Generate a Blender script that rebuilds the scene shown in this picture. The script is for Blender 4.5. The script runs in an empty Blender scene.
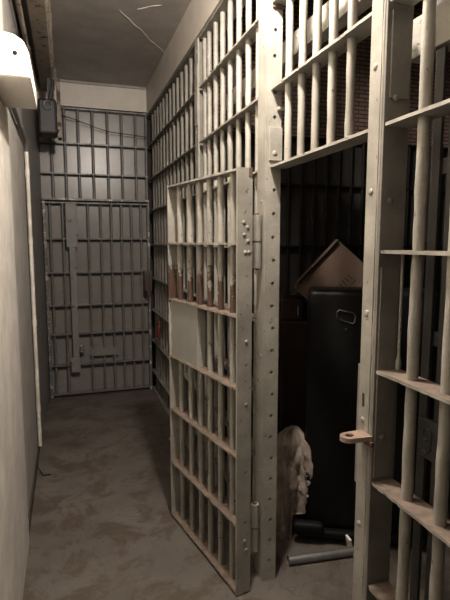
import bpy, bmesh, math, random
from mathutils import Vector, Matrix, noise
random.seed(7)
C = bpy.context.scene.collection
PI = math.pi

# ------------------------------------------------------------------ materials
def ramp(nt, fac, stops):
    r = nt.nodes.new('ShaderNodeValToRGB')
    e = r.color_ramp.elements
    while len(e) < len(stops): e.new(0.5)
    for el, (p, c) in zip(e, stops):
        el.position = p
        el.color = (c, c, c, 1) if isinstance(c, (int, float)) else (*c, 1)
    nt.links.new(fac, r.inputs[0])
    return r.outputs[0]
def noise_tex(nt, co, scale, detail=6, rough=.6, dist=0):
    n = nt.nodes.new('ShaderNodeTexNoise')
    n.inputs['Scale'].default_value = scale; n.inputs['Detail'].default_value = detail
    n.inputs['Roughness'].default_value = rough; n.inputs['Distortion'].default_value = dist
    nt.links.new(co, n.inputs['Vector'])
    return n.outputs['Fac']
def mix(nt, fac, a, b):
    m = nt.nodes.new('ShaderNodeMix'); m.data_type = 'RGBA'
    for s, v in ((m.inputs[0], fac), (m.inputs[6], a), (m.inputs[7], b)):
        if hasattr(v, 'is_linked'): nt.links.new(v, s)
        elif isinstance(v, (int, float)): s.default_value = v
        else: s.default_value = (*v, 1)
    return m.outputs[2]
def mathn(nt, op, a, b=None, clamp=False):
    m = nt.nodes.new('ShaderNodeMath'); m.operation = op; m.use_clamp = clamp
    for s, v in zip(m.inputs, (a, b)):
        if v is None: continue
        if hasattr(v, 'is_linked'): nt.links.new(v, s)
        else: s.default_value = v
    return m.outputs[0]
def base_mat(name):
    m = bpy.data.materials.new(name); m.use_nodes = True
    nt = m.node_tree; b = nt.nodes['Principled BSDF']
    g = nt.nodes.new('ShaderNodeNewGeometry')
    return m, nt, b, g.outputs['Position'], g
def bump(nt, b, h, strength=.3, dist=.004):
    n = nt.nodes.new('ShaderNodeBump'); n.inputs['Strength'].default_value = strength
    n.inputs['Distance'].default_value = dist
    nt.links.new(h, n.inputs['Height']); nt.links.new(n.outputs[0], b.inputs['Normal'])

def paint(name, col, rough=.5, chips=.33, under=(.06, .04, .03), chip_scale=38, vary=.25, dust=None,
          rust_band=None, metallic=0, bumps=.35, spec=.5):
    """old brush paint: mottled, with chipped spots, optional settled dust on upward faces, optional band of peeled rust"""
    m, nt, b, pos, g = base_mat(name)
    big = noise_tex(nt, pos, 7, 4)
    dark = tuple(c * (1 - vary) for c in col); lite = tuple(min(1, c * (1 + vary * .6)) for c in col)
    c = mix(nt, ramp(nt, big, [(.35, 0), (.65, 1)]), dark, lite)
    streak = noise_tex(nt, pos, 120, 3)
    c = mix(nt, ramp(nt, streak, [(.3, .25), (.6, 0)]), c, tuple(x * .6 for x in col))
    if chips:
        cn = noise_tex(nt, pos, chip_scale, 8, .65)
        f = ramp(nt, cn, [(chips, 1), (chips + .02, 0)])
        c = mix(nt, f, c, under)
    if rust_band:
        z0, z1 = rust_band
        s = nt.nodes.new('ShaderNodeSeparateXYZ'); nt.links.new(pos, s.inputs[0])
        mr = nt.nodes.new('ShaderNodeMapRange'); mr.inputs[1].default_value = z1; mr.inputs[2].default_value = z0
        mr.inputs[3].default_value = -.3; mr.inputs[4].default_value = .36
        nt.links.new(s.outputs[2], mr.inputs[0])
        gt = mathn(nt, 'GREATER_THAN', s.outputs[2], z0 - .01)
        k = mathn(nt, 'ADD', mr.outputs[0], noise_tex(nt, pos, 30, 8, .72))
        f = mathn(nt, 'MULTIPLY', gt, ramp(nt, k, [(.565, 0), (.60, 1)]))
        rust = mix(nt, noise_tex(nt, pos, 60, 4), (.028, .017, .012), (.105, .060, .042))
        c = mix(nt, f, c, rust)
    if dust:
        s2 = nt.nodes.new('ShaderNodeSeparateXYZ'); nt.links.new(g.outputs['True Normal'], s2.inputs[0])
        f = ramp(nt, s2.outputs[2], [(.55, 0), (.9, 1)])
        dn = mix(nt, ramp(nt, noise_tex(nt, pos, 26, 6), [(.35, 0), (.65, 1)]), tuple(x * .55 for x in dust), dust)
        c = mix(nt, f, c, dn)
    nt.links.new(c, b.inputs['Base Color'])
    b.inputs['Roughness'].default_value = rough; b.inputs['Metallic'].default_value = metallic
    b.inputs['Specular IOR Level'].default_value = spec
    bump(nt, b, noise_tex(nt, pos, 90, 5), bumps, .003)
    return m
def plain(name, col, rough=.6, vary=.2, scale=20, metallic=0, bumps=.15, spec=.5):
    return paint(name, col, rough, 0, vary=vary, metallic=metallic, bumps=bumps, spec=spec)

DUST = (.20, .152, .12)
CREAM = (.30, .285, .245)
M = {}
M['cream'] = paint('chipped cream steel paint', CREAM, .5, .325)
M['cream_dusty'] = paint('cream steel paint with settled dust', CREAM, .55, .33, dust=DUST, chip_scale=30)
M['door_bar'] = paint('cream bar paint peeled to rust', CREAM, .5, .34, rust_band=(1.24, 1.60))
M['door_strip'] = paint('rust stained door strip', (.28, .26, .22), .6, .37, dust=(.195, .143, .110), under=(.07, .035, .022))
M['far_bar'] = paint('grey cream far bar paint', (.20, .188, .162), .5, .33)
M['lock_grey'] = paint('greenish grey lock plate paint', (.30, .295, .265), .5, .25, vary=.1)
M['grey_bar'] = paint('dark grey gloss bar paint', (.14, .135, .128), .38, .3, under=(.32, .29, .25), vary=.15)
M['grey_frame'] = paint('dark grey frame paint chipped to white', (.135, .13, .122), .4, .42, under=(.45, .42, .37), chip_scale=26)
M['strap'] = paint('grey strap paint', (.20, .19, .178), .5, .33, under=(.06, .05, .045), vary=.15)
M['grey_plate'] = paint('dark grey gloss plate paint', (.20, .187, .17), .30, .27, under=(.1, .1, .1), vary=.10, bumps=.05, chip_scale=12)
M['inner'] = paint('dull grey inner steel', (.045, .043, .039), .55, .3)
M['web'] = paint('grey brown web paint', (.19, .18, .158), .55, .3)
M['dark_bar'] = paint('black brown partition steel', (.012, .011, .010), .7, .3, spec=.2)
M['steel_dark'] = plain('dark iron', (.05, .046, .043), .45)
M['iron_black'] = plain('blackened iron', (.018, .017, .016), .5)
M['rust'] = plain('brown rust', (.12, .07, .048), .8, .4)
M['clamp'] = paint('flaking bracket paint', (.25, .21, .165), .7, .46, under=(.06, .035, .025), chip_scale=18)
M['skirt'] = plain('dark brown skirting paint', (.06, .048, .038), .6)
M['strike'] = paint('dusty worn latch plate', (.33, .25, .20), .6, .33, dust=(.27, .19, .145))
M['tube'] = plain('dull galvanised tube', (.22, .22, .215), .5, .3, metallic=.7)
M['chrome'] = plain('worn nickel', (.30, .30, .285), .3, .1, metallic=1)
M['black_vinyl'] = plain('black grained vinyl', (.0045, .0044, .0042), .42, .3, bumps=.25, spec=.18)
M['black'] = plain('black rubber', (.005, .005, .005), .6, .2, spec=.2)
M['brown_case'] = plain('dark brown fibreboard', (.022, .011, .007), .6, .3, spec=.2)
M['card'] = plain('brown corrugated card', (.088, .054, .036), .8, .12, bumps=.05)
M['ink'] = plain('dark brown print', (.03, .018, .012), .8, .1)
M['white_paint'] = plain('white enamel', (.84, .80, .72), .45, .04, bumps=.05)
M['white_pipe'] = paint('dirty white pipe paint', (.75, .70, .62), .45, .3, under=(.2, .17, .14))
M['cloth'] = plain('stained off white cloth', (.36, .30, .25), .9, .35, bumps=.3)
M['red'] = plain('faded red plastic', (.12, .017, .014), .5, .3)
M['trunk'] = paint('tan trunking paint', (.42, .36, .29), .5, .40, under=(.09, .06, .045), chip_scale=14)
M['beam'] = paint('off white beam paint', (.52, .48, .425), .5, .22, vary=.08, bumps=.12)
M['beam_back'] = paint('off white beam paint aged', (.55, .51, .45), .5, .2, vary=.08, bumps=.12)
M['ceiling'] = paint('brown grey ceiling paint', (.36, .335, .305), .5, .2, vary=.14, bumps=.2)
M['crack'] = plain('bare plaster in crack', (.50, .45, .385), .8, .2)
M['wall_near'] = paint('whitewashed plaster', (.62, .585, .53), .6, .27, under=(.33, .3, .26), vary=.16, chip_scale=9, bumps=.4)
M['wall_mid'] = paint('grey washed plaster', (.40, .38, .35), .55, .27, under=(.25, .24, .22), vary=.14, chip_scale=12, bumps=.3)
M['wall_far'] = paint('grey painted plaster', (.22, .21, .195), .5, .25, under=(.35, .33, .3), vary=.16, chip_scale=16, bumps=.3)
M['cell'] = plain('near black cell surface', (.035, .032, .029), .8, .3)  # cell's gloom put into the colour, near black to keep bounce low

def floor_mat():
    m, nt, b, pos, g = base_mat('worn painted concrete')
    a = mix(nt, ramp(nt, noise_tex(nt, pos, 2.2, 8, .62), [(.3, 0), (.7, 1)]), (.088, .077, .066), (.142, .126, .11))
    n1 = noise_tex(nt, pos, 4.6, 10, .72, .5)
    a = mix(nt, ramp(nt, n1, [(.48, 0), (.57, .8)]), a, (.068, .049, .035))
    n2 = noise_tex(nt, pos, 45, 6, .7)
    a = mix(nt, ramp(nt, n2, [(.33, .55), (.5, 0)]), a, (.10, .085, .07))
    v = nt.nodes.new('ShaderNodeTexVoronoi'); v.feature = 'DISTANCE_TO_EDGE'; v.inputs['Scale'].default_value = 1.3
    mp = nt.nodes.new('ShaderNodeVectorMath'); mp.operation = 'ADD'
    nn = nt.nodes.new('ShaderNodeTexNoise'); nn.inputs['Scale'].default_value = 2.5; nn.inputs['Detail'].default_value = 6
    nt.links.new(pos, nn.inputs['Vector']); nt.links.new(pos, mp.inputs[0]); nt.links.new(nn.outputs['Color'], mp.inputs[1])
    nt.links.new(mp.outputs[0], v.inputs['Vector'])
    a = mix(nt, ramp(nt, v.outputs['Distance'], [(.0, .7), (.008, 0)]), a, (.07, .055, .045))
    nt.links.new(a, b.inputs['Base Color'])
    b.inputs['Roughness'].default_value = .6
    bump(nt, b, n2, .3, .004)
    return m
M['floor'] = floor_mat()
def brick_mat():
    m, nt, b, pos, g = base_mat('old brick')
    mp = nt.nodes.new('ShaderNodeMapping'); mp.inputs['Rotation'].default_value = (PI / 2, 0, 0)
    nt.links.new(pos, mp.inputs['Vector'])
    t = nt.nodes.new('ShaderNodeTexBrick')
    t.inputs['Color1'].default_value = (.22, .135, .105, 1); t.inputs['Color2'].default_value = (.14, .09, .072, 1)
    t.inputs['Mortar'].default_value = (.035, .03, .026, 1)
    t.inputs['Scale'].default_value = 1; t.inputs['Brick Width'].default_value = .105; t.inputs['Row Height'].default_value = .029
    t.inputs['Mortar Size'].default_value = .005
    nt.links.new(mp.outputs[0], t.inputs['Vector'])
    nt.links.new(t.outputs['Color'], b.inputs['Base Color']); b.inputs['Roughness'].default_value = .85
    bump(nt, b, noise_tex(nt, pos, 60, 4), .3, .004)
    return m
M['brick'] = brick_mat()

# ------------------------------------------------------------------ mesh helpers
def obj(name, bm, mat, parent=None, smooth=False):
    bmesh.ops.recalc_face_normals(bm, faces=bm.faces)
    me = bpy.data.meshes.new(name)
    bm.to_mesh(me); bm.free()
    me.materials.append(M[mat])
    if smooth:
        for p in me.polygons: p.use_smooth = True
        try: me.set_sharp_from_angle(angle=math.radians(40))
        except Exception: pass
    o = bpy.data.objects.new(name, me); C.objects.link(o)
    if parent: o.parent = parent
    return o
def thing(name, label, cat, loc=(0, 0, 0), rotz=0, group=None):
    o = bpy.data.objects.new(name, None); C.objects.link(o)
    o.location = loc; o.rotation_euler = (0, 0, rotz); o.empty_display_size = .1
    o['label'] = label; o['category'] = cat
    if group: o['group'] = group
    return o
def tag(o, label, cat, group=None):
    o['label'] = label; o['category'] = cat
    if group: o['group'] = group
    return o
def struct(name, bm, mat, parent=None):
    o = obj(name, bm, mat, parent); o['kind'] = 'structure'; return o
def box(bm, x0, x1, y0, y1, z0, z1, bev=0, seg=2):
    r = bmesh.ops.create_cube(bm, size=1, matrix=Matrix.Translation(((x0 + x1) / 2, (y0 + y1) / 2, (z0 + z1) / 2)) @ Matrix.Diagonal((abs(x1 - x0), abs(y1 - y0), abs(z1 - z0), 1)))
    if bev:
        es = list({e for v in r['verts'] for e in v.link_edges})
        bmesh.ops.bevel(bm, geom=es, offset=bev, segments=seg, affect='EDGES', profile=.5)
    return bm
def B(*a, **k): return box(bmesh.new(), *a, **k)
def tube(bm, pts, r, n=14, cap=True):
    """round bar along a polyline; r is one radius or one per point"""
    pts = [Vector(p) for p in pts]; rs = r if isinstance(r, (list, tuple)) else [r] * len(pts)
    rings = []; ref = None
    for i, p in enumerate(pts):
        t = (pts[min(i + 1, len(pts) - 1)] - pts[max(i - 1, 0)]).normalized()
        if ref is None: ref = Vector((1, 0, 0)) if abs(t.x) < .8 else Vector((0, 1, 0))
        a = (ref - t * ref.dot(t)).normalized(); ref = a; b = t.cross(a)
        rings.append([bm.verts.new(p + (a * math.cos(2 * PI * k / n) + b * math.sin(2 * PI * k / n)) * rs[i]) for k in range(n)])
    for A, D in zip(rings, rings[1:]):
        for k in range(n): bm.faces.new((A[k], A[(k + 1) % n], D[(k + 1) % n], D[k]))
    if cap: bm.faces.new(rings[0][::-1]); bm.faces.new(rings[-1])
    return bm
def T(*a, **k): return tube(bmesh.new(), *a, **k)
def bar_bm(x, y, z0, z1, r, wob=.0015):
    """hand painted round bar with slightly lumpy surface"""
    k = max(3, int((z1 - z0) / .05)); s = random.random() * 50
    pts = [(x, y, z0 + (z1 - z0) * i / k) for i in range(k + 1)]
    bm = T(pts, r, 16)
    for v in bm.verts:
        d = Vector((v.co.x - x, v.co.y - y, 0))
        v.co += d.normalized() * wob * noise.noise(Vector((v.co.x * 30 + s, v.co.y * 30, v.co.z * 26))) * 1.6 if d.length > 1e-5 else Vector()
    return bm
def strip_bm(axis, a0, a1, d0, d1, zc, th=.010, rough=.0026):
    """flat horizontal strip lying along axis ('x' or 'y') from a0 to a1, depth d0..d1; its two long edges are chipped"""
    bm = bmesh.new(); k = max(2, int(abs(a1 - a0) / .012)); s = random.random() * 90
    rows = []
    for i in range(k + 1):
        a = a0 + (a1 - a0) * i / k
        j0 = rough * noise.noise(Vector((a * 25, s, 0))) + rough * max(0, noise.noise(Vector((a * 60, s, 4))) - .25) * 5
        dz = .0008 * noise.noise(Vector((a * 18, s, 9)))
        vs = []
        for d, z in ((d0 + j0, zc - th / 2 + .001), (d0 + j0 * .4, zc + th / 2 + dz), (d1, zc + th / 2), (d1, zc - th / 2)):
            vs.append(bm.verts.new((d, a, z) if axis == 'y' else (a, d, z)))
        rows.append(vs)
    for A, D in zip(rows, rows[1:]):
        for q in range(4): bm.faces.new((A[q], A[(q + 1) % 4], D[(q + 1) % 4], D[q]))
    bm.faces.new(rows[0]); bm.faces.new(rows[-1][::-1])
    return bm
def dome(bm, c, n, r, h=None):
    """rivet head at c on a face with normal n"""
    h = h or r * .42; n = Vector(n).normalized()
    q = n.to_track_quat('Z', 'Y').to_matrix().to_4x4(); q.translation = Vector(c)
    rings = []
    for i in range(4):
        a = i * PI / 8
        rings.append([bm.verts.new(q @ Vector((r * math.cos(a) * math.cos(2 * PI * k / 10), r * math.cos(a) * math.sin(2 * PI * k / 10), h * math.sin(a)))) for k in range(10)])
    top = bm.verts.new(q @ Vector((0, 0, h)))
    for A, D in zip(rings, rings[1:]):
        for k in range(10): bm.faces.new((A[k], A[(k + 1) % 10], D[(k + 1) % 10], D[k]))
    for k in range(10): bm.faces.new((rings[-1][k], rings[-1][(k + 1) % 10], top))
    bm.faces.new(rings[0][::-1])
    return bm
def holed_plate(u0, u1, z0, z1, t, holes, r, to3):
    """flat plate in a (u,z) plane with real round holes at (u,z) down its length; to3(u,z,d) maps to space"""
    bm = bmesh.new(); holes = sorted(holes, key=lambda h: h[1]); half = r * 1.9
    cache = {}
    def V(u, z):
        k = (round(u, 5), round(z, 5))
        if k not in cache: cache[k] = bm.verts.new((u, z, 0))
        return cache[k]
    z = z0
    for hu, hz in holes:
        a0, a1, b0, b1 = hz - half, hz + half, hu - half, hu + half
        bm.faces.new((V(u0, z), V(b0, z), V(b1, z), V(u1, z), V(u1, a0), V(b1, a0), V(b0, a0), V(u0, a0))) if z < a0 - 1e-4 else None
        bm.faces.new((V(u0, a0), V(b0, a0), V(b0, a1), V(u0, a1)))
        bm.faces.new((V(b1, a0), V(u1, a0), V(u1, a1), V(b1, a1)))
        n = 16; sq = []; ci = []
        for k in range(n):
            a = 2 * PI * k / n + PI / 4; c, s = math.cos(a), math.sin(a); m = max(abs(c), abs(s))
            sq.append(V(hu + half * c / m, hz + half * s / m)); ci.append(V(hu + r * c, hz + r * s))
        for k in range(n): bm.faces.new((sq[k], sq[(k + 1) % n], ci[(k + 1) % n], ci[k]))
        z = a1
    if z < z1: 
        hu = holes[-1][0] if holes else (u0 + u1) / 2
        bm.faces.new((V(u0, z), V(hu - half, z), V(hu + half, z), V(u1, z), V(u1, z1), V(u0, z1)))
    r_ = bmesh.ops.extrude_face_region(bm, geom=list(bm.faces))
    for v in r_['geom']:
        if isinstance(v, bmesh.types.BMVert): v.co.z += t
    for v in bm.verts: v.co = Vector(to3(v.co.x, v.co.y, v.co.z))
    return bm

# ------------------------------------------------------------------ the setting
XF = .817                      # front plane of the cell fronts
YB = 5.06                      # steel plate closing the corridor
struct('floor', B(-.45, 3.2, -2.6, 5.3, -.12, 0), 'floor')
bm = B(-.45, .95, -2.6, 5.3, 3.06, 3.2)
ceil = struct('ceiling', bm, 'ceiling')
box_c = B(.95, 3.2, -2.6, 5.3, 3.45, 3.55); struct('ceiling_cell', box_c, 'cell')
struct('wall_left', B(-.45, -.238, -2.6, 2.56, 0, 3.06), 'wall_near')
bm = bmesh.new()
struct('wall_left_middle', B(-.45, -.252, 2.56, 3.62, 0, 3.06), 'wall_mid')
pf = [(-.45, 3.62), (-.254, 3.62), (-.254, 3.8), (-.208, 5.06), (-.208, 5.3), (-.45, 5.3)]
lo, hi = [bm.verts.new((x, y, 0)) for x, y in pf], [bm.verts.new((x, y, 3.06)) for x, y in pf]
bm.faces.new(lo[::-1]); bm.faces.new(hi)
for k in range(6): bm.faces.new((lo[k], lo[(k + 1) % 6], hi[(k + 1) % 6], hi[k]))
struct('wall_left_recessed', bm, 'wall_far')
struct('wall_back', B(-.207, XF, YB, 5.3, 0, 2.85), 'grey_plate')
struct('trim_1', B(.806, .95, -2.6, 5.3, 2.797, 3.06), 'beam')
struct('trim_2', B(-.254, .806, 4.99, 5.3, 2.825, 3.06), 'beam_back')
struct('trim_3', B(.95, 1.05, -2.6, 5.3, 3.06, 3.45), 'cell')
struct('wall_rear_added', B(-.45, 3.2, -2.75, -2.6, 0, 3.55), 'cell')  # unseen end wall added behind the camera for bounce; the corridor runs on
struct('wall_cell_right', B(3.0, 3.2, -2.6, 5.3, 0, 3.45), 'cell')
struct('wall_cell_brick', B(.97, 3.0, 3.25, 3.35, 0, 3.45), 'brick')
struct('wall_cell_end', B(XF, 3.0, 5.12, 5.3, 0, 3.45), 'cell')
struct('baseboard_left', B(-.2515, -.243, 2.562, 3.8, 0, .065), 'skirt')
# ceiling cracks and the edge bead between ceiling and beam
def crack(pts, w, name='crack'):
    bm = bmesh.new(); out = []
    fine = []
    for a, b_ in zip(pts, pts[1:]):
        for i in range(8): fine.append(Vector(a).lerp(Vector(b_), i / 8))
    fine.append(Vector(pts[-1]))
    prev = None
    for i, p in enumerate(fine):
        j = Vector((noise.noise(p * 9), noise.noise(p * 9 + Vector((5, 5, 5))), 0)) * .018
        ww = w * (.5 + .8 * abs(noise.noise(p * 14)))
        q = p + j
        row = [bm.verts.new((q.x - ww, q.y - ww * .3, 3.0605)), bm.verts.new((q.x, q.y, 3.0605 - .004)), bm.verts.new((q.x + ww, q.y + ww * .3, 3.0605))]
        if prev:
            for k in range(2): bm.faces.new((prev[k], prev[k + 1], row[k + 1], row[k]))
        prev = row
    o = obj(name, bm, 'crack', ceil); o['kind'] = 'structure'
crack([(0.392, 3.429, 3.06), (0.518, 3.638, 3.06), (0.657, 3.843, 3.06), (0.825, 4.077, 3.06)], .011)
crack([(0.490, 3.383, 3.06), (0.560, 3.332, 3.06), (0.629, 3.281, 3.06)], .006)
struct('trim_4', T([(-.25, 4.985, 3.05), (.2, 4.983, 3.048), (.8, 4.985, 3.05)], .013, 8), 'ceiling')

# ------------------------------------------------------------------ cell fronts along the corridor
SZ = [.012, .205, .53, .854, 1.186, 1.523, 1.86, 2.17, 2.5, 2.79]
def cell_panel(name, label, cat, y0, y1, bars, zs, zlo, zhi, mat_b='cream', mat_s='cream_dusty', r=.0145):
    t = thing(name, label, cat, (XF, y0, 0))
    for z in zs: obj('crossbar', strip_bm('y', 0, y1 - y0, 0, .072, z), mat_s, t)
    for y in bars: obj('bar', bar_bm(.036, y - y0, zlo, zhi, r), mat_b, t, True)
    return t
cell_panel('barred_panel', 'long run of close cell bars from the narrow flat post to the corridor end', 'cell bars',
           3.115, 5.04, [3.22 + .139 * i for i in range(13)], SZ, .0, 2.795, 'far_bar', 'far_bar')
cell_panel('barred_panel', 'cell bars directly behind the open cell door, lit white near the ceiling', 'cell bars',
           2.007, 3.035, [2.13, 2.26, 2.395, 2.53, 2.66, 2.79, 2.92, 3.015], SZ, .0, 2.795)
cell_panel('transom_grille', 'short barred grille above the dark cell opening', 'cell bars',
           1.213, 1.9065, [1.368, 1.479, 1.589, 1.698, 1.812], [1.86, 2.17, 2.5, 2.79], 1.86, 2.795)
cell_panel('barred_panel', 'nearest cell bars with dusty flat strips at the right edge of the photo', 'cell bars',
           .20, 1.1355, [.30, .42, .54, .655, .782, .905, 1.029], SZ, .0, 2.795, r=.0155)

# flat post between the two panels behind the door
t = thing('steel_post', 'narrow flat steel post joining two runs of bars behind the open door', 'post', (XF, 3.075, 0))
obj('flange', B(-.004, .006, -.038, .038, 0, 2.795, bev=.0015, seg=1), 'cream', t)
obj('web', B(.0065, .085, -.005, .005, 0, 2.795), 'web', t)
for z in (1.60, 1.93, 2.24, 2.43, 2.57, 2.72):
    obj('rivet', dome(bmesh.new(), (-.004, .012 * (-1) ** int(z * 10), z), (-1, 0, 0), .011), 'cream', t, True)
obj('splice_plate', B(-.009, -.0045, -.034, .034, 2.28, 2.64, bev=.001, seg=1), 'cream', t)

# hinge jamb, left of the opening: an angle with a column of holes in the web that faces the camera
t = thing('steel_post', 'jamb post with a column of round holes, left of the dark cell opening', 'post', (XF - .017, 1.907, 0))
obj('flange', B(0, .010, .0095, .098, 0, 2.795, bev=.0015, seg=1), 'cream', t)
hz = [.10 + .098 * i for i in range(19)] + [2.06, 2.16, 2.30, 2.40, 2.53, 2.64]
obj('web', holed_plate(.0005, .066, 0, 2.795, .009, [(.036 + .006 * ((i * 7) % 3 - 1) * .4, z) for i, z in enumerate(hz)], .0078, lambda u, z, d: (u, d, z)), 'cream', t)
obj('back_lip', B(.0105, .0655, .0095, .014, 0, 2.795), 'web', t)
obj('splice_plate', B(.012, .070, -.006, 0, 1.885, 2.02, bev=.0015, seg=1), 'cream', t)
obj('rivet', dome(bmesh.new(), (.036, -.006, 1.915), (0, -1, 0), .011), 'cream', t, True)
for z in (.52, 1.05, 1.72, 2.35, 2.58):
    obj('rivet', dome(bmesh.new(), (0, .04, z), (-1, 0, 0), .008), 'cream', t, True)
obj('weld_lug', B(.045, .082, -.02, -.0005, 2.085, 2.10, bev=.004), 'cream', t)
obj('weld_lug', B(.02, .074, -.012, -.0005, 2.48, 2.488, bev=.003), 'rust', t)

# latch jamb, right of the opening
t = thing('steel_post', 'jamb post with latch slot and jutting keeper, right of the dark cell opening', 'post', (XF, 1.15, 0))
bm = bmesh.new()
def q4(y0, y1, z0, z1): box(bm, -.001, .009, y0, y1, z0, z1)
sl = (.034, .046, 1.065, 1.108)     # keyhole slot
obj('flange', bm_ := (lambda: (q4(.012, sl[0], 0, 2.795), q4(sl[1], .062, 0, 2.795), q4(sl[0], sl[1], 0, sl[2]), q4(sl[0], sl[1], sl[3], 2.795), bm)[-1])(), 'cream', t)
obj('web', B(0, .080, -.008, .0005, 0, 2.795, bev=.001, seg=1), 'web', t)
obj('corner_bead', bar_bm(.005, .0065, 0, 2.795, .0062, .0016), 'cream', t, True)
obj('web_plate', B(.012, .072, -.014, -.0085, 1.93, 2.15, bev=.001, seg=1), 'web', t)
obj('web_plate', B(.006, .066, -.014, -.0085, .87, 1.48, bev=.001, seg=1), 'web', t)
for z in (2.022, 1.689, 1.346, 1.027, .70, .36):
    obj('rivet', dome(bmesh.new(), (-.001, .038 if z > 1.1 else .04, z), (-1, 0, 0), .010), 'cream', t, True)
for z in (1.661, .99, 1.93):
    obj('rivet', dome(bmesh.new(), (.030, -.008 if z == 1.661 else -.014, z), (0, -1, 0), .010), 'web', t, True)
obj('door_stop', B(.0, .010, .0625, .074, .82, 1.19, bev=.001, seg=1), 'web', t)
# keeper: rounded tongue with a hole
def tongue():
    b = bmesh.new(); n = 18; cx, cy, R, rh = -.060, .0, .025, .011
    outer = [(.0, -.028), (cx, -R)] ; 
    ring = [(cx + R * math.cos(PI * 1.5 - PI * k / n), cy + R * math.sin(PI * 1.5 - PI * k / n)) for k in range(n + 1)]
    ring = [(0, -.028)] + ring + [(0, .028)]
    vs = [b.verts.new((x, y, 0)) for x, y in ring]
    N = len(vs); cv = []
    for x, y in ring:
        a = math.atan2(y - cy, x - cx); cv.append(b.verts.new((cx + .004 + rh * 1.3 * math.cos(a), cy + rh * math.sin(a), 0)))
    for k in range(N): b.faces.new((vs[k], vs[(k + 1) % N], cv[(k + 1) % N], cv[k]))
    r_ = bmesh.ops.extrude_face_region(b, geom=list(b.faces))
    for v in r_['geom']:
        if isinstance(v, bmesh.types.BMVert): v.co.z -= .014
    for v in b.verts: v.co = Vector((v.co.x - .001, v.co.y * 1.0 + .018, v.co.z + .995))
    return b
obj('keeper', tongue(), 'strike', t)
obj('keeper_bracket', B(-.012, -.0015, -.02, .045, .965, .981, bev=.002), 'rust', t)

# ------------------------------------------------------------------ the open cell door
HX, HY = .654, 1.847
ang = math.atan2(.981, -.193)         # local x runs from the hinge stile to the free stile, local y into the corridor side
t = thing('cell_door', 'open barred cell door with peeling cream paint, swung into the corridor', 'door', (HX, HY, .008), ang)
# local: x = u along the door, y = -v (v towards the cell front)
DW, DV = .731, .070
DZ = [.010, .322, .628, .928, 1.236, 1.534, 1.828]
for i, z in enumerate(DZ):
    obj('crossbar', strip_bm('x', .011, DW - .011, 0, -DV, z, .010, -.0026), 'door_strip' if i < 5 else 'cream_dusty', t)
def stile(u, holes):
    return holed_plate(-DV, .0, .0, 1.836, .011, holes, .0055, lambda a, z, d: (u + d, a, z))
st = obj('stile', stile(0, [(-.044, z) for z in (.33, .56, .72, 1.03, 1.405, 1.74)]), 'cream', t)
obj('stile', stile(DW - .011, [(-.04, .5), (-.04, 1.4)]), 'door_bar', t)
for v, z in ((-.030, 1.62), (-.048, 1.60), (-.032, 1.57), (-.050, 1.545), (-.038, 1.50), (-.055, 1.50), (-.045, 1.13), (-.045, .86), (-.040, .245), (-.05, .20)):
    obj('rivet', dome(bmesh.new(), (0, v, z), (-1, 0, 0), .009), 'cream', t, True)
obj('corner_chip', B(-.002, .013, -.0695, -.052, 1.80, 1.838, bev=.002), 'rust', t)
for u in (.095, .204, .3075, .409, .522, .642):
    obj('bar', bar_bm(u, -.035, .010, 1.828, .0145), 'door_bar', t, True)
obj('lock_plate', B(.395, DW - .012, -.063, -.010, .932, 1.232, bev=.002), 'lock_grey', t)
obj('gap_shade_plate', B(.322, .394, -.062, -.052, .932, 1.232), 'steel_dark', t)  # dark plate added in place of the shaded gap beside the lock plate
obj('edge_strap', B(DW - .030, DW - .0115, -.068, -.050, 1.25, 1.54), 'cream', t)
# hinges: two knuckles each, on the line between the door stile and the jamb
ca, sa = math.cos(-ang), math.sin(-ang)
def loc(wx, wy): 
    dx, dy = wx - HX, wy - HY
    return (dx * ca - dy * sa, dx * sa + dy * ca)
kx, ky = loc(.776, 1.945)
for zb, zt in ((1.43, 1.655), (.13, .355)):
    zm = (zb + zt) / 2
    h = obj('hinge', T([(kx, ky, zb), (kx, ky, zm - .003)], .0195, 18), 'cream', t, True)
    obj('knuckle', T([(kx, ky, zm + .003), (kx, ky, zt)], .0195, 18), 'cream', h, True)
    obj('pin', T([(kx, ky, zb - .008), (kx, ky, zt + .008)], .009, 10), 'rust', h, True)
    x0, y0 = loc(.745, 1.925)
    obj('leaf', B(kx + .004, kx + .012, ky, -DV - .0005, zb + .01, zt - .01), 'cream', h)

# ------------------------------------------------------------------ locking gear and inner frame behind the bars
t = thing('locking_channel', 'pale flat locking channel running behind the bars above the cell opening', 'channel', (1.0, 1.25, 2.38))
obj('face_plate', B(0, .012, 0, 1.80, 0, .098, bev=.002), 'cream', t)
obj('top_flange', B(.012, .06, 0, 1.80, .088, .098), 'cream', t)
obj('bottom_flange', B(.012, .06, 0, 1.80, 0, .010), 'cream', t)
for y in (.30, .52, .80, 1.1, 1.5): obj('bolt', dome(bmesh.new(), (0, y, .07), (-1, 0, 0), .009), 'cream', t, True)
for y in (.01, 1.76): obj('hanger', B(.0, .05, y, y + .03, .0985, 1.07), 'inner', t)
t = thing('locking_channel', 'pale flat channel behind the upper right bars beside the latch jamb', 'channel', (.94, .20, 2.058))
obj('face_plate', B(0, .012, 0, 1.02, 0, .105, bev=.002), 'cream', t)
obj('bottom_flange', B(.012, .06, 0, 1.02, 0, .010), 'cream', t)
obj('hanger', B(.013, .05, .9, .95, .0105, 1.39), 'inner', t)

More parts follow.
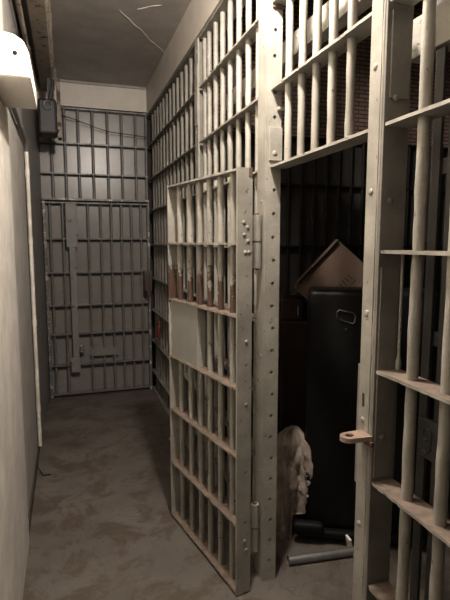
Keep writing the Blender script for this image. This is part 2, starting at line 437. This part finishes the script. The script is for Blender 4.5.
t = thing('inner_gate', 'grey inner gate with flat uprights and a number plate behind the right bars', 'gate', (.945, .30, 0))
for y in (.715, .775): obj('upright', B(0, .010, y, y + .032, 0, 2.05, bev=.001, seg=1), 'inner', t)
for y in (.10, .25, .40, .55): obj('upright', B(.0, .01, y, y + .03, 0, 2.05, bev=.001, seg=1), 'inner', t)
for z in (.30, 1.285, 1.75): obj('rail', B(.011, .020, .0, .80, z - .02, z + .02), 'inner', t)
pl = obj('number_plate', B(-.014, -.001, .705, .79, .95, 1.062, bev=.002), 'inner', t)
pts9 = []
for k in range(15):
    a = math.radians(-20 + 300 * k / 14); pts9.append((-.015, .752 - .016 * math.cos(a), 1.022 + .017 * math.sin(a)))
pts9 = [(-.0150, .765, .972), (-.0150, .750, .968), (-.0150, .737, .982)] + pts9
obj('numeral', T(pts9, .0035, 6), 'steel_dark', pl, True)
tag(obj('pull_rod', T([(.880, 1.122, 1.192), (.880, 1.122, 1.215), (.880, 1.122, 1.23), (.880, 1.122, 1.517)], [.008, .008, .0045, .0045], 10), 'cream', None, True),
    'thin upright rod beside the latch jamb behind the right bars', 'rod')

# dark barred partition between the cells
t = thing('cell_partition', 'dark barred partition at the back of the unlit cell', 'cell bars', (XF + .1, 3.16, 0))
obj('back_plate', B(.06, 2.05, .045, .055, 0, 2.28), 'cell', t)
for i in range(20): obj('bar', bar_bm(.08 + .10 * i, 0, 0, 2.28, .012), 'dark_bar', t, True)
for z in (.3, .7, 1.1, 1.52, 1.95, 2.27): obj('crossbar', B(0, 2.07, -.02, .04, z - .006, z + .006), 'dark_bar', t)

# ------------------------------------------------------------------ the corridor end: upper grille and the barred end door
YF = 4.985
t = thing('barred_panel', 'upper fixed grille of dark grey bars over the plate at the corridor end', 'cell bars', (-.254, YF, 1.955))
X0 = -.254
for z in (2.200, 2.484, 2.806): obj('crossbar', strip_bm('x', .050, 1.066, 0, .07, z - 1.955, .014), 'grey_bar', t)
obj('crossbar', strip_bm('x', .050, 1.066, -.006, .07, .004, .02), 'grey_frame', t)
for x in (-.098, .025, .149, .283, .424, .56, .695, .80): obj('bar', bar_bm(x - X0, .035, 0, .86, .013), 'grey_bar', t, True)
t = thing('barred_door', 'dark grey barred door with upright locking strap closing the corridor end', 'door', (-.254, YF, 0))
for z in (.03, .325, .638, .926, 1.25, 1.58, 1.925): obj('crossbar', strip_bm('x', .03, 1.05, 0, .062, z, .015), 'grey_bar', t)
for x in (-.138, -.022, .215, .335, .437, .536, .635, .732): obj('bar', bar_bm(x - X0, .03, .03, 1.925, .013), 'grey_bar', t, True)
obj('stile', B(.052, .078, -.008, .05, .0, 1.94, bev=.002), 'grey_frame', t)
obj('stile', B(1.045, 1.068, -.008, .05, .0, 1.94, bev=.002), 'grey_frame', t)
ls = obj('locking_strap', B(.282, .340, -.018, -.002, .36, 1.50, bev=.002), 'strap', t)
obj('strap_head', B(.258, .362, -.026, -.001, 1.50, 1.915, bev=.003), 'strap', ls)
obj('strap_foot', B(.262, .350, -.026, -.001, .255, .40, bev=.003), 'strap', ls)
for x, z in ((.30, .92), (.335, 1.3), (.36, 1.62), (.30, 1.75), (.30, 1.2)): obj('bolt', dome(bmesh.new(), (x, -.018 if z < 1.5 else -.026, z), (0, -1, 0), .012), 'grey_bar', ls, True)
obj('hasp', B(.3505, .39, -.03, -.004, .455, .53, bev=.004), 'grey_frame', t)
sl_ = obj('slot_plate', B(.45, .73, .012, .018, .40, .50), 'grey_plate', t)
for x in (.478, .588, .69): obj('knob', dome(bmesh.new(), (x, .012, .49), (0, -1, 0), .012, .014), 'grey_bar', sl_, True)

pts = []
for i in range(25):
    f = i / 24; pts.append((.0 + .80 * f, 4.979, 2.735 - .155 * f - .03 * math.sin(PI * f) + .006 * math.sin(9 * f)))
tag(obj('wire', T(pts, .0045, 6), 'steel_dark', None, True), 'thin sagging wire strung across the upper grille at the corridor end', 'wire')

# ------------------------------------------------------------------ services along the left wall and ceiling
t = thing('wall_box', 'white painted box with a black screw hole, high on the left wall', 'box', (-.238, 1.985, 2.145))
def chamf():
    b = bmesh.new(); prof = [(0.001, 0), (.136, 0), (.136, .085), (.118, .128), (.085, .148), (.001, .158)]
    v0 = [b.verts.new((x, 0, z)) for x, z in prof]; v1 = [b.verts.new((x, .45, z)) for x, z in prof]
    n = len(prof); b.faces.new(v0); b.faces.new(v1[::-1])
    for k in range(n): b.faces.new((v0[k], v0[(k + 1) % n], v1[(k + 1) % n], v1[k]))
    bmesh.ops.bevel(b, geom=list(b.edges), offset=.004, segments=2, affect='EDGES')
    return b
obj('housing', chamf(), 'white_paint', t)
obj('screw_hole', T([(.088, -.0012, .082), (.088, .004, .082)], .008, 14), 'black', t)

t = thing('conduit', 'white painted vertical conduit with couplings on the left wall', 'pipe', (-.231, 3.66, 0))
cp = [(-.004, 0, .066), (-.004, 0, 1.0), (-.003, .0, 1.95), (-.003, -.004, 2.10), (-.003, -.02, 2.16)]
obj('pipe', T(cp, .0135, 14), 'white_pipe', t, True)
for z in (.35, .98, 1.56, 2.02): obj('coupling', T([(-.004, 0, z - .022), (-.004, 0, z + .022)], .0158, 14), 'white_pipe', t, True)
bd = obj('bend', T([(-.003, -.02, 2.161), (-.003, -.05, 2.20), (-.003, -.12, 2.225), (-.002, -1.04, 2.25)], .0135, 14), 'strap', t, True)
obj('coupling', T([(-.003, -.40, 2.2325), (-.003, -.47, 2.2345)], .0158, 14), 'strap', bd, True)

t = thing('cable_trunking', 'long tan trunking with peeling paint along the ceiling over the left wall', 'trunking', (-.11, 2.0, 2.93))
bm = bmesh.new(); k = 80; rows = []
for i in range(k + 1):
    y = 2.95 * i / k; n = noise.noise(Vector((y * 6, 0, 3))) * .006 + max(0, noise.noise(Vector((y * 17, 0, 7)))) * .012
    rows.append([bm.verts.new(p) for p in ((-.062, y, .128), (-.055, y, .004), (.045, y, -.002 + n * .3), (.062 + n, y, .012), (.070 + n * 1.4, y, .128))])
for A, D in zip(rows, rows[1:]):
    for q in range(5): bm.faces.new((A[q], A[(q + 1) % 5], D[(q + 1) % 5], D[q]))
bm.faces.new(rows[0]); bm.faces.new(rows[-1][::-1])
obj('channel', bm, 'trunk', t)
t = thing('cable_conduit', 'dark rusty pipe with a threaded joint between the trunking and left wall', 'pipe', (-.205, 1.6, 2.90))
obj('pipe', T([(0, 0, .0), (.002, 1.0, -.01), (0, 2.1, -.02), (.01, 3.05, -.05)], .013, 12), 'trunk', t, True)
for y in (.85, 1.35, 2.2): obj('coupling', T([(0, y, -.012), (0, y + .09, -.012)], .021, 12), 'rust', t, True)
t = thing('conduit_run', 'tan pipe clipped to the top of the left wall', 'pipe', (-.228, 1.2, 2.98))
obj('pipe', T([(0, 0, 0), (0, 1.5, .0), (-.005, 3.7, 0)], .010, 10), 'trunk', t, True)
t = thing('junction_box', 'dark cable box with a round knockout at the end of the trunking', 'box', (-.085, 4.50, 2.58))
obj('body', B(-.10, .05, 0, .20, -.12, .17, bev=.02), 'iron_black', t)
def ringbm(c, R, r):
    return T([(c[0] + R * math.cos(2 * PI * k / 16), c[1], c[2] + R * math.sin(2 * PI * k / 16)) for k in range(17)], r, 8)
obj('hanger', B(-.02, .01, .05, .15, .1705, .3515), 'iron_black', t)
obj('knockout_ring', ringbm((-.02, -.012, .115), .032, .009), 'tube', t, True)
obj('clamp', B(.052, .085, .02, .16, -.14, .348, bev=.004), 'clamp', t)
obj('cable', T([(-.05, .05, -.02), (-.06, .05, -.07), (-.02, .06, -.11), (.05, .07, -.10), (.07, .08, -.03)], .012, 8), 'steel_dark', t, True)
obj('cable', T([(.0, .03, .17), (.02, .02, .26), (.03, .05, .33)], .014, 8), 'steel_dark', t, True)

# ------------------------------------------------------------------ on the bars and floor of the corridor
t = thing('hanging_tag', 'red tag hanging on the far run of cell bars', 'tag', (XF, 4.50, .575))
obj('body', B(-.034, -.001, -.05, .04, 0.07, .19, bev=.01), 'red', t)
obj('loop', T([(-.012, -.03, .185), (-.012, -.03, .21), (-.012, -.01, .235), (-.012, .015, .21), (-.012, .015, .185)], .007, 8), 'red', t, True)
t = thing('door_latch', 'dark iron latch with hanging chain at the far corridor corner', 'latch', (.796, 4.93, 1.00))
obj('latch_body', B(-.06, .02, -.06, .02, .06, .26, bev=.008), 'steel_dark', t)
obj('chain', T([(-.03, -.065, .22), (-.045, -.075, .10), (-.02, -.075, .0), (.0, -.07, .10), (.0, -.065, .2)], .012, 8), 'rust', t, True)
tag(obj('pebble', B(.715, .745, 3.60, 3.635, 0.0, .02, bev=.006), 'crack', None, True), 'small pale chip of plaster on the corridor floor near the bars', 'debris')
pts = [(-0.255, 3.635, .005), (-0.241, 3.432, .005), (-0.203, 3.298, .005), (-0.153, 3.296, .005)]
tag(obj('cable_scrap', T(pts, .0035, 6), 'black', None, True), 'dark curl of wire on the floor against the left wall', 'wire')

# ------------------------------------------------------------------ stored in the cell
fa = math.radians(-27)
t = thing('upright_case', 'tall black vinyl case standing on end in the dark cell', 'case', (1.125, 2.13, 0), fa)
obj('body', B(0, .62, 0, .24, .075, 1.315, bev=.03, seg=4), 'black_vinyl', t, True)
obj('base_board', B(-.035, .60, -.03, .24, .035, .074, bev=.01), 'black', t)
obj('lower_bumper', B(-.055, .10, -.06, -.002, .076, .125, bev=.02, seg=3), 'black', t, True)
for x, y in ((.03, .03), (.55, .03), (.03, .20), (.55, .20)): obj('caster', T([(x - .015, y, .018), (x + .015, y, .018)], .0175, 14), 'black', t)
hb = [(.185 + .044 * x, -.006, 1.185 + z) for x, z in ((-1, .026), (-.82, .036), (.75, .022), (1, .008), (.9, -.022), (.70, -.030), (-.75, -.012), (-1, -.002), (-1, .026))]
h = obj('handle', T(hb, .0032, 8), 'chrome', t, True)
obj('stud', dome(bmesh.new(), (.185, -.002, 1.125), (0, -1, 0), .005), 'chrome', h, True)
obj('corner_seam', T([(.012, .012, .12), (.012, .012, 1.27)], .004, 6), 'black', t, True)
t = thing('brown_case', 'dark brown board case standing behind the black case', 'case', (1.20, 2.62, 0), math.radians(-27))
obj('body', B(0, .80, 0, .26, 0, 1.085, bev=.015), 'brown_case', t)
obj('raised_end', B(0, .13, .0, .26, 1.0855, 1.215, bev=.012), 'brown_case', t)
obj('latch', B(.10, .108, -.008, .0, 1.12, 1.17, bev=.002), 'chrome', t)
# cardboard carton lying tilted on the cases
t = thing('cardboard_box', 'brown cardboard box tipped on its corner, with dark print, above the black case', 'box')
e1 = Vector((.891, -.454, 0)); ed = Vector((.454, .891, 0)); ez = Vector((0, 0, 1))
ax, az = e1 * .74 - ez * .67, e1 * .67 + ez * .74
org = Vector((1.458, 2.41, 1.556)) - az * .364
t.matrix_world = Matrix(((ax.x, ed.x, az.x, org.x), (ax.y, ed.y, az.y, org.y), (ax.z, ed.z, az.z, org.z), (0, 0, 0, 1)))
obj('carton', B(0, .27, 0, .20, 0, .364), 'card', t)
obj('flap', B(-.012, -.008, -.03, .18, .03, .366), 'card', t)
for i in range(5): obj('print', B(.165, .205, -.0012, -.0003, .165 + .022 * i, .174 + .022 * i), 'ink', t)
obj('print', B(.215, .222, -.0012, -.0003, .16, .27), 'ink', t)

# bundle of cloth slumped in front of the cases
def drape():
    b = bmesh.new(); nz, na = 64, 96; rings = []
    for i in range(nz + 1):
        f = i / nz; z = .59 * (1 - f)
        dome_r = math.sqrt(max(0, 1 - (1 - min(1, f / .20)) ** 2))
        base = .093 * dome_r * (1 - .30 * max(0, f - .35) / .65)
        ring = []
        for k in range(na):
            a = 2 * PI * k / na; c, s_ = math.cos(a), math.sin(a)
            w = .15 * f * math.sin(6 * a + 4 * f) + .10 * min(1, f * 3) * math.sin(11 * a - 6 * f)
            q = Vector((c * 1.8, s_ * 1.8, f * 5)); w += .30 * noise.noise(q) + .26 * abs(noise.noise(q * 2.6)) - .10
            rr = max(.003, base * (1 + w * dome_r))
            ring.append(b.verts.new((rr * c + .012 * math.sin(f * 4), rr * s_ * .9, max(0, z + .022 * noise.noise(q * 1.5) * (f < .97)))))
        rings.append(ring)
    for A, D in zip(rings, rings[1:]):
        for k in range(na): b.faces.new((A[k], A[(k + 1) % na], D[(k + 1) % na], D[k]))
    # the cloth rests against the side and front of the case instead of passing through it
    for v in b.verts:
        q = Vector((v.co.x + 1.085 - 1.125, v.co.y + 2.205 - 2.13))
        lx, ly = q.x * .891 - q.y * .454, q.x * .454 + q.y * .891
        sx, sy = (-.060, -.064) if v.co.z < .14 else (-.004, -.004)
        if lx > sx and ly > sy:
            if lx - sx < ly - sy: lx = sx
            else: ly = sy
            v.co.x = lx * .891 + ly * .454 + 1.125 - 1.085; v.co.y = -lx * .454 + ly * .891 + 2.13 - 2.205
    b.faces.new(rings[0]); b.faces.new(rings[-1][::-1])
    return b
o = obj('cloth_bundle', drape(), 'cloth', None, True); o.location = (1.085, 2.205, 0)
tag(o, 'slumped bundle of stained off white cloth beside the black case', 'cloth')
def openpipe(p0, p1, R, r):
    b = bmesh.new(); n = 24; p0, p1 = Vector(p0), Vector(p1); d = (p1 - p0).normalized()
    a = Vector((0, 0, 1)); c = d.cross(a).normalized(); a = c.cross(d)
    ring = lambda p, rad: [b.verts.new(p + (a * math.cos(2 * PI * k / n) + c * math.sin(2 * PI * k / n)) * rad) for k in range(n)]
    L = [ring(p0, R), ring(p1, R), ring(p1, r), ring(p0, r)]
    for i in range(4):
        A, D = L[i], L[(i + 1) % 4]
        for k in range(n): b.faces.new((A[k], A[(k + 1) % n], D[(k + 1) % n], D[k]))
    return b
tag(obj('metal_tube', openpipe((.964, 1.975, .022), (1.40, 1.930, .022), .0215, .0175), 'tube', None, True), 'short grey metal tube lying on the cell floor', 'tube')
o = obj('plastic_strip', B(-.006, .006, -.02, .02, 0, .085, bev=.003), 'white_paint'); o.location = (1.312, 1.983, .003); o.rotation_euler = (math.radians(12), math.radians(-16), 0)
tag(o, 'small white strip leaning at the foot of the black case', 'strip')

# ------------------------------------------------------------------ light: one bare bulb on the corridor ceiling, above and just ahead of the camera
def lamp(name, loc, energy, r, col):
    l = bpy.data.lights.new(name, 'POINT'); l.energy = energy; l.shadow_soft_size = r; l.color = col
    o = bpy.data.objects.new(name, l); C.objects.link(o); o.location = loc
    return o
lamp('ceiling_bulb', (.50, 1.50, 2.82), 165, .045, (1, .895, .80))
w = bpy.data.worlds.new('World'); bpy.context.scene.world = w; w.use_nodes = True
w.node_tree.nodes['Background'].inputs[0].default_value = (.9, .85, .8, 1)
w.node_tree.nodes['Background'].inputs[1].default_value = .02

# ------------------------------------------------------------------ camera
f, pitch_t = 485.0, 58 / 485
p = math.atan(pitch_t); th = math.atan(159 * math.cos(p) / f)
F = Vector((math.sin(th) * math.cos(p), math.cos(th) * math.cos(p), -math.sin(p)))
R_ = Vector((math.cos(th), -math.sin(th), 0)); U = R_.cross(F)
cam = bpy.data.cameras.new('camera'); co = bpy.data.objects.new('camera', cam); C.objects.link(co)
co.matrix_world = Matrix(((R_.x, U.x, -F.x, 0), (R_.y, U.y, -F.y, 0), (R_.z, U.z, -F.z, 1.55), (0, 0, 0, 1)))
cam.sensor_fit = 'VERTICAL'; cam.sensor_height = 36; cam.lens = f * 36 / 600; cam.clip_start = .02
sc = bpy.context.scene; sc.camera = co
sc.view_settings.view_transform = 'Standard'; sc.view_settings.look = 'None'
sc.view_settings.gamma = 1; sc.view_settings.exposure = 0; sc.view_settings.use_curve_mapping = False
